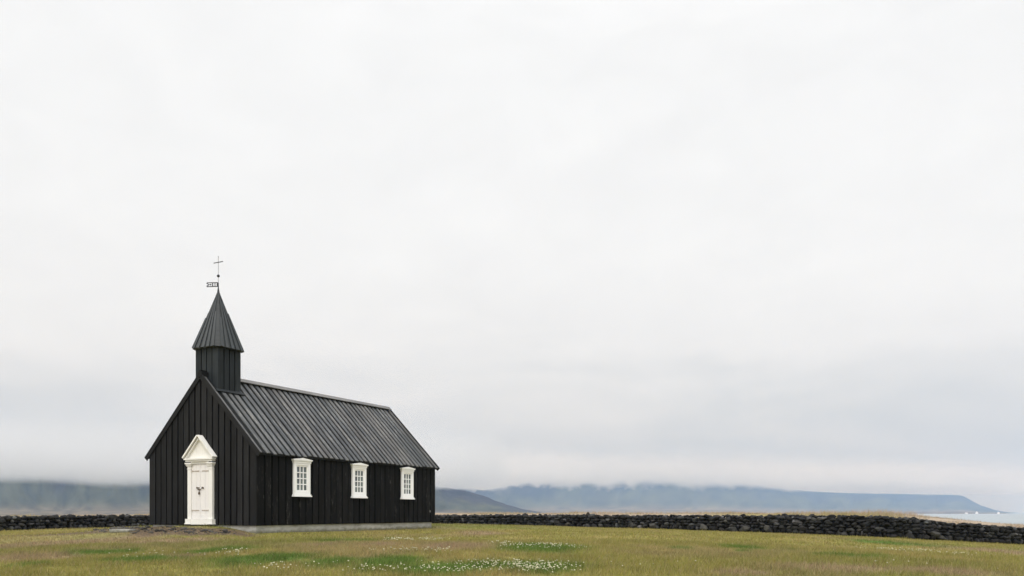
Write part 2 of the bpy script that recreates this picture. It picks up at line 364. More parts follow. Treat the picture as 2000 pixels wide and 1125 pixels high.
# low cloud lying on the ridges: closed lumpy volumes
def vol_mat(name, dens, col, ani=0.0, absn=None):
    m = bpy.data.materials.new(name); m.use_nodes = True; nt = m.node_tree; nt.nodes.clear()
    v = N(nt, 'ShaderNodeVolumePrincipled'); v.inputs['Density'].default_value = dens; v.inputs['Color'].default_value = (*col, 1)
    v.inputs['Anisotropy'].default_value = ani
    if absn: v.inputs['Absorption Color'].default_value = (*absn, 1)
    o = N(nt, 'ShaderNodeOutputMaterial'); nt.links.new(v.outputs[0], o.inputs['Volume']); return m
def cloud_mat(name, dens, col, base_at, wisp, fade, ncell, ends):
    """vapour whose ragged underside follows a noisy base height and which thins out upwards"""
    m = bpy.data.materials.new(name); m.use_nodes = True; nt = m.node_tree; nt.nodes.clear()
    t = N(nt, 'ShaderNodeTexCoord').outputs['Object']; sp = N(nt, 'ShaderNodeSeparateXYZ'); nt.links.new(t, sp.inputs[0])
    (y0, b0), (y1, b1) = base_at; k = (b1 - b0) / (y1 - y0)
    base = mathn(nt, 'ADD', mathn(nt, 'MULTIPLY', mathn(nt, 'SUBTRACT', sp.outputs[1], y0), k), b0 + CZ)
    n1 = noise(nt, mapping(nt, t, (1 / ncell, .08 / ncell, .8 / ncell)), 1, 6, .70, .8)
    n2 = noise(nt, mapping(nt, t, (.22 / ncell, .06 / ncell, .2 / ncell)), 1, 2, .5)
    h = mathn(nt, 'SUBTRACT', sp.outputs[2], base)
    h = mathn(nt, 'ADD', h, mathn(nt, 'MULTIPLY', mathn(nt, 'SUBTRACT', n1, .5), wisp * 2.2)); h = mathn(nt, 'ADD', h, mathn(nt, 'MULTIPLY', mathn(nt, 'SUBTRACT', n2, .5), wisp * 2.0))
    up = ramp(nt, mathn(nt, 'DIVIDE', h, fade), [(0, 0), (.07, .4), (.18, 1), (.42, .45), (.72, .08), (1.0, 0)])
    u = mathn(nt, 'DIVIDE', sp.outputs[0], sp.outputs[1])
    up = mathn(nt, 'MULTIPLY', up, ramp(nt, mathn(nt, 'ADD', mathn(nt, 'MULTIPLY', u, .5), .3), ends))
    v = N(nt, 'ShaderNodeVolumePrincipled'); v.inputs['Color'].default_value = (*col, 1); v.inputs['Anisotropy'].default_value = .6
    nt.links.new(mathn(nt, 'MULTIPLY', up, dens), v.inputs['Density'])
    o = N(nt, 'ShaderNodeOutputMaterial'); nt.links.new(v.outputs[0], o.inputs['Volume'])
    m.cycles.volume_step_rate = VSR
    return m
VSR = .06
def cloud_bank(name, px0, px1, d0, d1, z0, z1, mat):
    """closed body of air holding the vapour: bearings px0..px1, distances d0..d1, heights z0..z1"""
    nu = 40; u = np.linspace(0, 1, nu); px = px0 + (px1 - px0) * u
    a0 = np.interp(px, [px0, px1], d0); a1 = np.interp(px, [px0, px1], d1); zb = CZ + np.interp(px, [px0, px1], z0); zt = CZ + np.interp(px, [px0, px1], z1)
    V = np.stack([np.stack([(px - 1000) / F * d, d, z], 1) for d, z in ((a0, zb), (a1, zb), (a1, zt), (a0, zt))], 1).reshape(-1, 3)
    q = [((i + 1) * 4 + k, i * 4 + k, i * 4 + (k + 1) % 4, (i + 1) * 4 + (k + 1) % 4) for i in range(nu - 1) for k in range(4)]
    q += [(0, 3, 2, 1), tuple((nu - 1) * 4 + k for k in range(4))]
    return fast_mesh(name, V, np.array(q), mat)
cm = cloud_mat('cloud_vapour', .0085, (.925, .942, .965), ((1500, 64), (2500, 74)), 28, 200, 48, [(.262, 1), (.30, .0)])
o = cloud_bank('low_cloud', -900, 1010, (1500, 1900), (3600, 3900), (40, 46), (300, 330), cm)
tag(o, 'low grey cloud hiding the tops of the nearer hills left of and behind the church', 'cloud', kind='stuff')
cm = cloud_mat('far_cloud_vapour', .0060, (.975, .978, .98), ((5000, 150), (9600, 219)), 82, 360, 95, [(.245, 0), (.283, 1), (.56, 1), (.605, .25)])
o = cloud_bank('low_cloud', 800, 2350, (5000, 9400), (9500, 12200), (130, 175), (600, 640), cm)
tag(o, 'low white cloud trailing along the tops of the far blue mountains', 'cloud', kind='stuff')

# ------------------------------------------------------------------ dry stone wall
def ico(sub):
    t = (1 + 5 ** .5) / 2
    v = [(-1, t, 0), (1, t, 0), (-1, -t, 0), (1, -t, 0), (0, -1, t), (0, 1, t), (0, -1, -t), (0, 1, -t), (t, 0, -1), (t, 0, 1), (-t, 0, -1), (-t, 0, 1)]
    f = [(0, 11, 5), (0, 5, 1), (0, 1, 7), (0, 7, 10), (0, 10, 11), (1, 5, 9), (5, 11, 4), (11, 10, 2), (10, 7, 6), (7, 1, 8), (3, 9, 4), (3, 4, 2), (3, 2, 6), (3, 6, 8), (3, 8, 9), (4, 9, 5), (2, 4, 11), (6, 2, 10), (8, 6, 7), (9, 8, 1)]
    v = [np.array(p) / np.linalg.norm(p) for p in v]
    for _ in range(sub):
        c = {}; nf = []
        def midp(a, b):
            k = (min(a, b), max(a, b))
            if k not in c: p = v[a] + v[b]; v.append(p / np.linalg.norm(p)); c[k] = len(v) - 1
            return c[k]
        for a, b_, d in f:
            x, y, z = midp(a, b_), midp(b_, d), midp(d, a); nf += [(a, x, z), (b_, y, x), (d, z, y), (x, y, z)]
        f = nf
    return np.array(v), np.array(f)
IV, IF = ico(2)
def rocks(n):
    out = []
    for _ in range(n):
        v = IV.copy()
        for _ in range(9):
            d = RNG.normal(size=3); d /= np.linalg.norm(d); k = RNG.uniform(.55, .85); s = v @ d; w = s > k
            v[w] -= np.outer(s[w] - k, d)
        v *= 1 + RNG.normal(size=(len(v), 1)) * .03
        out.append(v / np.abs(v).max(0) * .5)
    return out
ROCK = rocks(14)
def place_rocks(items):
    """items: centre, size xyz, yaw, colour -> arrays"""
    Vs, Fs, Cs = [], [], []; o = 0
    for c, sz, yaw, col in items:
        v = ROCK[RNG.integers(len(ROCK))] * sz; ti = RNG.uniform(-.25, .25); ca, sa = math.cos(yaw), math.sin(yaw); ct, st = math.cos(ti), math.sin(ti)
        v = np.stack([v[:, 0] * ct - v[:, 2] * st, v[:, 1], v[:, 0] * st + v[:, 2] * ct], 1)
        v = np.stack([v[:, 0] * ca - v[:, 1] * sa, v[:, 0] * sa + v[:, 1] * ca, v[:, 2]], 1) + c
        Vs.append(v); Fs.append(IF + o); Cs.append(np.tile(col, (len(v), 1))); o += len(v)
    return np.concatenate(Vs), np.concatenate(Fs), np.concatenate(Cs)
m, nt, b = bmat('lava_rock', rough=.92, spec=.2)
tcn = N(nt, 'ShaderNodeTexCoord').outputs['Object']
sp = ramp(nt, noise(nt, tcn, 5, 6, .7), [(.35, .55), (.6, 1.0), (.75, 1.9)])
nt.links.new(mixc(nt, 1, attr(nt, 'tone'), sp, 'MULTIPLY'), b.inputs['Base Color'])
bump(nt, b, noise(nt, tcn, 12, 5, .7), .9, .03); M_ROCK = m
# photo column, distance, top and foot row
WP = [(-260, 41, 1012, 1042), (-120, 41, 1011, 1041), (0, 42, 1010, 1038), (140, 45, 1009, 1034), (290, 49, 1008, 1030), (430, 54, 1007, 1028), (560, 59, 1006, 1027), (700, 61, 1006, 1027), (860, 58.5, 1006.5, 1028), (1000, 55, 1006.5, 1028),
      (1200, 50, 1007, 1031.5), (1400, 46, 1007.5, 1037), (1560, 43, 1008, 1043.5), (1650, 41.3, 1008, 1048), (1720, 40.4, 1010, 1050.5), (1780, 40.2, 1012.5, 1053), (1815, 40.3, 1018, 1055), (1850, 40.6, 1022, 1057), (1900, 41, 1024.5, 1060), (1950, 41.6, 1029, 1062.5), (2000, 42.4, 1033, 1064.5), (2100, 44, 1037, 1069), (2250, 47, 1040, 1072)]
W3 = np.array([((p - 1000) / F * d, d, CZ - (t - HY) / F * d, CZ - (q - HY) / F * d) for p, d, t, q in WP])
sl = np.r_[0, np.cumsum(np.hypot(*np.diff(W3[:, :2], axis=0).T))]
def wall_at(s): return [float(np.interp(s, sl, W3[:, k])) for k in range(4)]
def wall_dir(s):
    a = wall_at(max(s - .6, 0)); b_ = wall_at(min(s + .6, sl[-1])); d = np.array([b_[0] - a[0], b_[1] - a[1]]); return d / np.linalg.norm(d)
items = []
def stone_col():
    k = RNG.random(); g = RNG.uniform(.010, .036)
    if k > .985: g = RNG.uniform(.09, .14)
    elif k > .85: g = RNG.uniform(.045, .075)
    return np.array([g * RNG.uniform(.97, 1.05), g, g * RNG.uniform(.92, 1.06)])
for side in (-1, 1):
    z0 = 0.0; course = 0
    while z0 < 1.25:
        hs = RNG.uniform(.14, .22) * (1.25 if course == 0 else 1) * (1.25 if side > 0 else 1); s = RNG.uniform(0, .2)
        while s < sl[-1]:
            x, y, zt, zb = wall_at(s); zg = min(zb, float(ground_z(x, y)[0])) if False else zb
            w = RNG.choice([RNG.uniform(.12, .24), RNG.uniform(.24, .46)]) * (1.3 if side > 0 else 1); hj = hs * RNG.uniform(.8, 1.3); big = RNG.random() > .90
            if big: w *= 1.35; hj *= 1.35
            d = wall_dir(s); nrm = np.array([d[1], -d[0]])   # towards the camera side
            zc = zb + z0 + hs * .5 + RNG.uniform(-.025, .025)
            if zc < zt - .02:
                off = .30 - .10 * z0 + RNG.uniform(-.035, .035)
                c = np.array([x + nrm[0] * off * -side, y + nrm[1] * off * -side, zc])
                items.append((c, np.array([w * 1.03, .30, hj * 1.02]), math.atan2(d[1], d[0]), stone_col()))
            s += w * .93
        z0 += hs * .92; course += 1
s = 0
while s < sl[-1]:                       # loose top stones
    x, y, zt, zb = wall_at(s); w = RNG.uniform(.16, .42); d = wall_dir(s); nrm = np.array([d[1], -d[0]])
    for _ in range(2):
        o_ = RNG.uniform(-.2, .2); items.append((np.array([x + nrm[0] * o_, y + nrm[1] * o_, zt - .05 + RNG.uniform(-.06, .05)]), np.array([w * 1.15, RNG.uniform(.2, .34), RNG.uniform(.13, .24)]), math.atan2(d[1], d[0]) + RNG.uniform(-.4, .4), stone_col()))
    s += w * .8
def wall_s_at_px(px): return float(np.interp(px, [p[0] for p in WP], sl))
for px, w, h, up in ((1243, .62, .42, .2), (1283, .5, .36, .2), (1505, .42, .42, .22), (1462, .7, .4, .18), (975, .3, .3, .12), (1424, .22, .2, .55), (1816, .55, .28, .3), (1828, .6, .25, .15), (1380, .5, .36, .2), (1120, .4, .3, .2)):
    s = wall_s_at_px(px); x, y, zt, zb = wall_at(s); d = wall_dir(s); nrm = np.array([d[1], -d[0]]); g = RNG.uniform(.05, .10)
    items.append((np.array([x + nrm[0] * .30, y + nrm[1] * .36, zb + up]), np.array([w, .34, h]), math.atan2(d[1], d[0]), np.array([g, g * .97, g * .88])))
V1, F1, C1 = place_rocks(items)
ss = np.arange(0, sl[-1], .8); cv = []; cf = []
for k, s in enumerate(ss):              # rubble core between the two faces, added dark so no light leaks through
    x, y, zt, zb = wall_at(s); d = wall_dir(s); n_ = np.array([d[1], -d[0]])
    for oo, zq in ((.27, zb - .5), (.2, zt - .12), (-.2, zt - .12), (-.27, zb - .5)): cv.append((x + n_[0] * oo, y + n_[1] * oo, zq))
    if k: a = (k - 1) * 4; c_ = k * 4; cf += [(a + q, a + (q + 1) % 4, c_ + (q + 1) % 4, c_ + q) for q in range(4)]
cf = np.array(cf); cf = np.r_[cf[:, [0, 1, 2]], cf[:, [0, 2, 3]]] + len(V1)
wall = fast_mesh('dry_stone_wall', np.r_[V1, np.array(cv)], np.r_[F1, cf], M_ROCK, np.r_[C1, np.tile([.012, .012, .012], (len(cv), 1))])
tag(wall, 'long low dry stone wall of dark lava rocks running behind the black church', 'stone wall')
# peaked rock lying on the wall
s = wall_s_at_px(1152); x, y, zt, zb = wall_at(s)
pk = MB(); q = [(-.17, -.12, 0), (.15, -.14, 0), (.19, .12, 0), (-.14, .14, 0), (-.02, -.03, .25), (.05, .04, .21)]
pk.solid(q, [(0, 3, 2, 1), (0, 1, 4), (1, 2, 5, 4), (2, 3, 5), (3, 0, 4, 5)], q)
m, nt, b = bmat('dark_rock', (.03, .024, .018), .9, .2)
tcn = N(nt, 'ShaderNodeTexCoord').outputs['Object']; nt.links.new(ramp(nt, noise(nt, tcn, 9, 5, .7), [(.4, (.018, .014, .01)), (.7, (.06, .05, .04))]), b.inputs['Base Color'])
o = pk.build('rock', m); o.location = (x, y, zt + .0); o.rotation_euler = (0, 0, .5)
tag(o, 'small dark peaked rock sticking up alone on top of the stone wall', 'rock')

# ------------------------------------------------------------------ church
def wood(name, c0, c1, wear, wear_amt, rough=.6, spec=.4, grain=1.0, con=.42):
    m, nt, b = bmat(name, rough=rough, spec=spec)
    gc = attr(nt, 'gc', 1); rn = attr(nt, 'rnd', 2)
    n1 = noise(nt, mapping(nt, gc, (1.2, 22, 1)), 1.0, 6, .65); n2 = noise(nt, mapping(nt, gc, (.5, 2.2, 1)), 1.3, 5, .6)
    base = mixc(nt, rn, c0, c1)
    k = ramp(nt, mathn(nt, 'ADD', mathn(nt, 'MULTIPLY', n1, .5), mathn(nt, 'MULTIPLY', n2, .5)), [(.36, 1 - con), (.64, 1 + con)])
    base = mixc(nt, 1, base, k, 'MULTIPLY')
    n3 = noise(nt, mapping(nt, gc, (3.0, 30, 1), loc=(5, 5, 0)), 1.0, 5, .7)
    wk = mathn(nt, 'MULTIPLY', ramp(nt, mathn(nt, 'ADD', mathn(nt, 'MULTIPLY', n3, .6), mathn(nt, 'MULTIPLY', n2, .4)), [(1 - wear_amt - .03, 0), (1 - wear_amt + .05, 1)]), .8)
    nt.links.new(mixc(nt, wk, base, wear), b.inputs['Base Color'])
    bump(nt, b, n1, .5 * grain, .006)
    return m
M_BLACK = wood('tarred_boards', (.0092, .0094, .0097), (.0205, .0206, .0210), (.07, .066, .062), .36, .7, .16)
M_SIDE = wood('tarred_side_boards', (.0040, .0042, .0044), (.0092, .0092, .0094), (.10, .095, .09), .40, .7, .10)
M_GAP = wood('shaded_tar_underboards', (.003, .003, .003), (.005, .005, .005), (.008, .008, .008), .2, .85, .05)  # shade in the gaps between boards painted in as near-black
M_ROOF = wood('weathered_roof_boards', (.050, .058, .065), (.094, .093, .092), (.24, .235, .22), .44, .55, .4, 1, .68)
M_ROOFU = wood('shaded_roof_underboards', (.006, .007, .008), (.012, .012, .012), (.03, .03, .03), .3, .7, .15)  # shadow of the roof channels painted into the deck colour
M_SPIRE = wood('spire_underboards', (.026, .031, .035), (.040, .045, .048), (.07, .07, .07), .33, .6, .35)
M_SPIREB = wood('spire_boards', (.031, .038, .043), (.055, .060, .064), (.12, .12, .12), .36, .55, .4)
M_TOWER = wood('tower_boards', (.013, .0165, .019), (.024, .029, .032), (.05, .055, .06), .33, .6, .2)
M_CAP = wood('ridge_plank', (.12, .12, .122), (.17, .165, .16), (.26, .25, .24), .38, .6, .4)
M_DOOR = wood('cream_paint', (.79, .785, .75), (.81, .80, .765), (.60, .56, .47), .27, .5, .4, .3, .05)
M_LEAF = wood('door_paint', (.74, .725, .71), (.78, .765, .75), (.55, .50, .45), .28, .55, .4, .3, .05)
M_WHITE = wood('white_paint', (.85, .855, .87), (.86, .865, .88), (.72, .72, .70), .25, .45, .4, .3, .03)
m, nt, b = bmat('rusty_iron', (.10, .07, .05), .7, .4, .3)
tcn = N(nt, 'ShaderNodeTexCoord').outputs['Object']; nt.links.new(ramp(nt, noise(nt, tcn, 30, 4), [(.4, (.07, .055, .045)), (.65, (.19, .14, .10))]), b.inputs['Base Color']); M_RUST = m
m, nt, b = bmat('painted_iron', (.5, .47, .43), .6, .4)
tcn = N(nt, 'ShaderNodeTexCoord').outputs['Object']; nt.links.new(ramp(nt, noise(nt, tcn, 25, 4), [(.4, (.56, .52, .47)), (.68, (.25, .18, .13))]), b.inputs['Base Color']); M_STRAP = m
m, nt, b = bmat('forged_iron', (.06, .065, .07), .5, .5, .6)
tcn = N(nt, 'ShaderNodeTexCoord').outputs['Object']; nt.links.new(ramp(nt, noise(nt, tcn, 20, 4), [(.4, (.03, .035, .045)), (.65, (.09, .09, .09))]), b.inputs['Base Color']); M_IRON = m
m, nt, b = bmat('pale_rod', (.42, .42, .45), .5, .5, .3)
tcn = N(nt, 'ShaderNodeTexCoord').outputs['Object']; nt.links.new(ramp(nt, noise(nt, tcn, 20, 4), [(.4, (.36, .36, .39)), (.65, (.48, .48, .5))]), b.inputs['Base Color']); M_ROD = m
m, nt, b = bmat('old_glass', (.045, .06, .066), .04, .9)
tcn = N(nt, 'ShaderNodeTexCoord').outputs['Object']
nt.links.new(ramp(nt, noise(nt, mapping(nt, tcn, (1, 1, .4), loc=(.7, 0, 0)), 2.4, 3), [(.40, (.022, .032, .042)), (.60, (.12, .15, .145))]), b.inputs['Base Color'])  # pale sky reflection painted in patches into the dark pane colour
b.inputs['IOR'].default_value = 1.6
bump(nt, b, noise(nt, tcn, 3.5, 2), .5, .03); M_GLASS = m
m, nt, b = bmat('plinth_concrete', rough=.85, spec=.2)
tcn = N(nt, 'ShaderNodeTexCoord').outputs['Object']
cc = ramp(nt, noise(nt, mapping(nt, tcn, (1, 1, 3)), 2.2, 7, .65), [(.35, (.27, .27, .24)), (.5, (.38, .38, .36)), (.65, (.46, .46, .43))])
sz_ = N(nt, 'ShaderNodeSeparateXYZ'); nt.links.new(tcn, sz_.inputs[0])
cc = mixc(nt, ramp(nt, mathn(nt, 'ADD', sz_.outputs[2], mathn(nt, 'MULTIPLY', noise(nt, tcn, 5, 4), .16)), [(.05, .75), (.14, 0)]), cc, (.10, .095, .05))   # splash dirt at the foot
nt.links.new(cc, b.inputs['Base Color']); bump(nt, b, noise(nt, tcn, 18, 6), .4, .02); M_CONC = m

ZG = CZ - .66
ctr = C0 + DX * LEN / 2 + DY * WID / 2
church = empty('church', (ctr[0], ctr[1], ZG), TH)
tag(church, 'black tarred timber church with small steeple and white door on the grass', 'church')
OX, OY = LEN / 2, WID / 2
def put(mb, name, mat, parent=None, label=None, **k):
    """shift from corner based to centre based coordinates"""
    mb.v = [(p[0] - OX, p[1] - OY, p[2]) for p in mb.v]
    return mb.build(name, mat, parent or church, label, **k)
EV, RZ, OV = 2.635, 5.37, .12          # eave edge height, ridge height, eave overhang
SL = (RZ - EV) / (WID / 2 + OV)
def zr(y): return RZ - abs(y - WID / 2) * SL      # top of the roof deck
DK = .075                              # roof deck thickness (vertical)
def wt(y): return zr(y) - DK - .002
# plinth
mb = MB(); mb.box(.035, LEN - .14, .05, WID - .05, -.55, .225, 'x'); put(mb, 'plinth', M_CONC)
# walls: under-boarding and the boards that cover its joints
mb = MB(); mb.prism([(0, .21), (WID, .21), (WID, wt(WID) - .02), (WID / 2, wt(WID / 2) - .02), (0, wt(0) - .02)], 0, LEN)
body = put(mb, 'wall', M_GAP)
mb = MB(); n = 18; st = WID / n
for face, x0, x1 in ((0, -.036, -.001), (1, LEN + .001, LEN + .036)):
    mb = MB()
    for k in range(n):
        ya = k * st + .032 + random.uniform(-.012, .012); yb = (k + 1) * st - .032 + random.uniform(-.012, .012)
        if k == 0: ya = -.03
        if k == n - 1: yb = WID + .03
        dx = random.uniform(-.005, .007); z0 = .222 + random.uniform(-.012, .012)
        if face == 0: mb.box(x0 - dx, x1, ya, yb, z0, wt(ya), 'z', z1b=wt(yb))
        else: mb.box(x0, x1 + dx, ya, yb, z0, wt(ya), 'z', z1b=wt(yb))
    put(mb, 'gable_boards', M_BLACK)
mb = MB(); n = 32; st = LEN / n
WIN = [2.18, 5.46, 8.77]
for y0, y1 in ((-.034, -.001), (WID + .001, WID + .034)):
    mb = MB()
    for k in range(n):
        xa = k * st + .03 + random.uniform(-.018, .018); xb = (k + 1) * st - .03 + random.uniform(-.018, .018)
        if k == 0: xa = .003
        if k == n - 1: xb = LEN - .003
        dy = random.uniform(-.004, .008); z0 = .222 + random.uniform(-.012, .012)
        mb.box(xa, xb, y0 - (dy if y0 < 0 else 0), y1 + (dy if y0 > 0 else 0), z0, wt(0) - .01, 'z')
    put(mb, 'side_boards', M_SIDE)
mb = MB(); mb.prism([(10.50, .66), (10.545, .63), (10.60, .70), (10.585, .73), (10.56, .71), (10.53, .76), (10.505, .74)], -.0475, -.0455, axis='y'); put(mb, 'bare_patch', M_CAP)
# roof
mb = MB(); xa, xb = -.045, LEN + .06
def deck(y0, z0, y1, z1, t, x0, x1, rnd=None):
    mb.prism([(y0, z0), (y1, z1), (y1, z1 - t), (y0, z0 - t)], x0, x1, rnd=rnd)
deck(-OV, EV, WID / 2, RZ, DK, xa, xb); deck(WID / 2, RZ, WID + OV, EV, DK, xa, xb)
roof = put(mb, 'roof', M_ROOFU)
mb = MB(); n = 37; st = (xb - xa) / n; hyp = math.hypot(WID / 2 + OV, RZ - EV)
for sgn in (0, 1):
    ex = Vector((0, -(WID / 2 + OV), EV - RZ)) if sgn == 0 else Vector((0, WID / 2 + OV, EV - RZ)); ex.normalize()
    ez = Vector((1, 0, 0)).cross(ex) * (-1 if sgn == 0 else 1)
    if ez.z < 0: ez = -ez
    for k in range(n):
        w = random.uniform(.155, .185); x0 = xa + k * st + (st - w) / 2 + random.uniform(-.008, .008)
        if k == 0: x0 = xa - .012
        if k == n - 1: x0 = xb - w + .012
        o = Vector((x0, WID / 2, RZ)) + ez * .002 + ex * .02
        mb.obox(o, ex, (1, 0, 0), ez, hyp + random.uniform(-.015, .05), w, random.uniform(.028, .038))
        # lower board showing in the channel, channel shade painted into its near-black tone
put(mb, 'roof_boards', M_ROOF, roof)
mb = MB()
for k in range(7):                      # ridge planks behind the tower
    x0 = 1.30 + (LEN + .08 - 1.30) * k / 7; x1 = 1.30 + (LEN + .08 - 1.30) * (k + 1) / 7 - .004
    for sg in (-1, 1):
        ex = Vector((0, sg * .72, -.70)); mb.obox((x0, WID / 2, RZ + .115), (1, 0, 0), ex, Vector((0, sg * .70, .72)), x1 - x0, .19, .028)
mb2 = mb; put(mb, 'ridge_cap', M_CAP, roof)
for sg, yy in ((-1, -OV), (1, WID + OV)):   # barge boards on both gables
    for xs in (xa - .036, xb + .003):
        mb = MB()
        ex = Vector((0, (WID / 2 - yy), RZ - EV)).normalized()
        up = Vector((0, -ex.z, ex.y)) if ex.y > 0 else Vector((0, ex.z, -ex.y))
        mb.obox(Vector((xs, yy, EV - .13)) - ex * .015, ex, (1, 0, 0), up, hyp + .03, .033, .17)
        put(mb, 'barge_board', M_BLACK, roof)
mb = MB(); mb.box(-.09, .24, WID / 2 - .09, WID / 2 + .09, RZ - .06, RZ + .11, 'x'); mb.box(-.085, .20, WID / 2 - .045, WID / 2 + .045, RZ + .11, RZ + .17, 'x')
put(mb, 'ridge_end', M_ROOFU, roof)
for y0, y1 in ((-.085, -.045), (WID + .045, WID + .085)):   # boards under the eaves
    mb = MB(); mb.box(.0, LEN, y0, y1, wt(0) - .12, wt(0) - .04, 'x'); put(mb, 'eave_board', M_SIDE, roof)

# tower
S = 1.00; tx0, tx1 = .25, .25 + S; ty0, ty1 = WID / 2 - S / 2, WID / 2 + S / 2; TZ0, TZ1 = 4.55, 6.46
mb = MB(); mb.box(tx0, tx1, ty0, ty1, TZ0, TZ1, 'z'); tower = put(mb, 'tower', M_GAP)
mb = MB(); st = S / 4
for k in range(4):
    a = k * st + .022; c = (k + 1) * st - .022
    if k == 0: a = -.026
    if k == 3: c = S + .026
    j = lambda: random.uniform(-.012, .012) if 0 < k < 3 else 0
    mb.box(tx0 - .03, tx0 - .001, ty0 + a + j(), ty0 + c, TZ0, TZ1, 'z'); mb.box(tx1 + .001, tx1 + .03, ty0 + a, ty0 + c, TZ0, TZ1, 'z')
    a2 = max(a, .003) if k == 0 else a; c2 = min(c, S - .003)
    mb.box(tx0 + a2, tx0 + c2, ty0 - .03, ty0 - .001, TZ0, TZ1, 'z'); mb.box(tx0 + a2, tx0 + c2, ty1 + .001, ty1 + .03, TZ0, TZ1, 'z')
put(mb, 'tower_boards', M_TOWER, tower)
for sg in (-1, 1):                      # flashing boards where the tower meets the roof
    mb = MB()
    ex = Vector((1, 0, 0)); y_ = WID / 2 + sg * (S / 2 + .03); dn = Vector((0, sg * .70, -.715)).normalized(); up = Vector((0, sg * .715, .70))
    z_ = zr(y_) + .085; mb.obox((tx0 - .16, y_, z_ - .02), ex, dn, up, S + .30, .13, .03)
    put(mb, 'flashing', M_TOWER, tower)
# spire: steep pyramid with chamfered hips
cx, cy = tx0 + S / 2, WID / 2; HB = .665; ZB, ZA = 6.36, 8.42; ch = .17
def ring(h, c, z):
    return [(cx + x, cy + y, z) for x, y in ((-h, -h + c), (-h + c, -h), (h - c, -h), (h, -h + c), (h, h - c), (h - c, h), (-h + c, h), (-h, h - c))]
mb = MB(); vs = ring(HB - .05, ch, ZB - .03) + ring(HB, ch, ZB) + ring(.022, .006, ZA)
fs = [tuple(range(8))] + [(k, (k + 1) % 8, (k + 1) % 8 + 8, k + 8)[::-1] for k in range(8)] + [(k + 8, (k + 1) % 8 + 8, (k + 1) % 8 + 16, k + 16)[::-1] for k in range(8)] + [tuple(range(23, 15, -1))]
mb.solid(vs, fs, [(v[2], v[0] + v[1], 0) for v in vs]); spire = put(mb, 'spire', M_SPIRE, tower)
bpy.context.view_layer.update()
mb = MB(); apex = Vector((cx, cy, ZA))
for q in range(4):
    ca, sa = [(1, 0), (0, 1), (-1, 0), (0, -1)][q]
    nrm = Vector((ca * (ZA - ZB), sa * (ZA - ZB), HB)).normalized()
    for off, t in ((-.47, .52), (-.25, .96), (0.0, .80), (.22, .97), (.45, .62)):
        b0 = Vector((cx + ca * HB - sa * off, cy + sa * HB + ca * off, ZB)); d = (apex - b0); L_ = d.length; d.normalize()
        sd_ = d.cross(nrm).normalized(); w0 = .13; w1 = .13 * (1 - t) + .012
        p = [b0 - sd_ * w0 / 2 - d * .02, b0 + sd_ * w0 / 2 - d * .02, b0 + d * L_ * t + sd_ * w1 / 2, b0 + d * L_ * t - sd_ * w1 / 2]
        vs = [v_ + nrm * .003 for v_ in p] + [v_ + nrm * .036 for v_ in p]
        mb.solid(vs, MB.HX, [(0, 0, 0), (0, w0, 0), (L_ * t, w1, 0), (L_ * t, 0, 0)] * 2)
    # hip board on the chamfer
    h = (ca - sa, sa + ca); hn = Vector((h[0] * (ZA - ZB), h[1] * (ZA - ZB), HB * 1.3)).normalized()
put(mb, 'spire_boards', M_SPIREB, tower)
# weather vane
vane = empty('weather_vane', (cx - OX, cy - OY, ZA - .02), 0, church); vane.rotation_euler = (0, 0, 0)
def vput(mb, name, mat): return mb.build(name, mat, vane)
mb = MB(); mb.rod((0, 0, -.10), (0, 0, .16), .055, .02); mb.rod((0, 0, .155), (0, 0, .33), .02, .014); vput(mb, 'finial', M_IRON)
mb = MB(); mb.rod((0, 0, .32), (0, 0, 1.24), .011); mb.ball((0, 0, 1.245), .022); vput(mb, 'rod', M_ROD)
mb = MB(); mb.ball((0, 0, .55 + .02), .052); vput(mb, 'ball', M_IRON)
mb = MB(); mb.rod((0, -.21, 1.05), (0, .21, 1.05), .016); mb.ball((0, -.205, 1.05), .018); mb.ball((0, .205, 1.05), .018); vput(mb, 'cross_bar', M_IRON)
mb = MB()
def vb(u0, u1, z0, z1): mb.box(-.006, .006, u0, u1, z0, z1, 'y')
FZ0, FZ1 = .185, .350                  # swallow-tailed flag with cut-out marks
B_ = .030
vb(.0, .42, FZ1 - B_, FZ1); vb(.0, .42, FZ0, FZ0 + B_); vb(.02, .055, FZ0 + B_ + .0002, FZ1 - B_ - .0002); vb(.19, .225, FZ0 + B_ + .0002, FZ1 - B_ - .0002)
vb(.095, .107, FZ0 + B_ + .0002, FZ1 - B_ - .0002); vb(.140, .152, FZ0 + B_ + .0002, FZ1 - B_ - .0002)
for zf0, zf1, uu in ((FZ0 + B_, (FZ0 + FZ1) / 2, 0), (FZ1 - B_, (FZ0 + FZ1) / 2, 1)):
    mb.prism([(.40, zf0), (.45, zf0), (.365, zf1), (.315, zf1)], -.006, .006)
mb.box(-.006, .006, .255, .30, .243, .292, 'y'); mb.box(-.006, .006, .301, .345, .262, .278, 'y')
flag = vput(mb, 'flag', M_IRON); flag.rotation_euler = (0, 0, R(22))

# door portal in the gable
FX = -.032; YC = WID / 2
portal = empty('door_portal', (-OX + FX, -.045, .27), 0, church); portal.scale = (.9, .885, 1)
def pput(mb, name, mat, parent=None, label=None): return mb.build(name, mat, parent or portal, label)
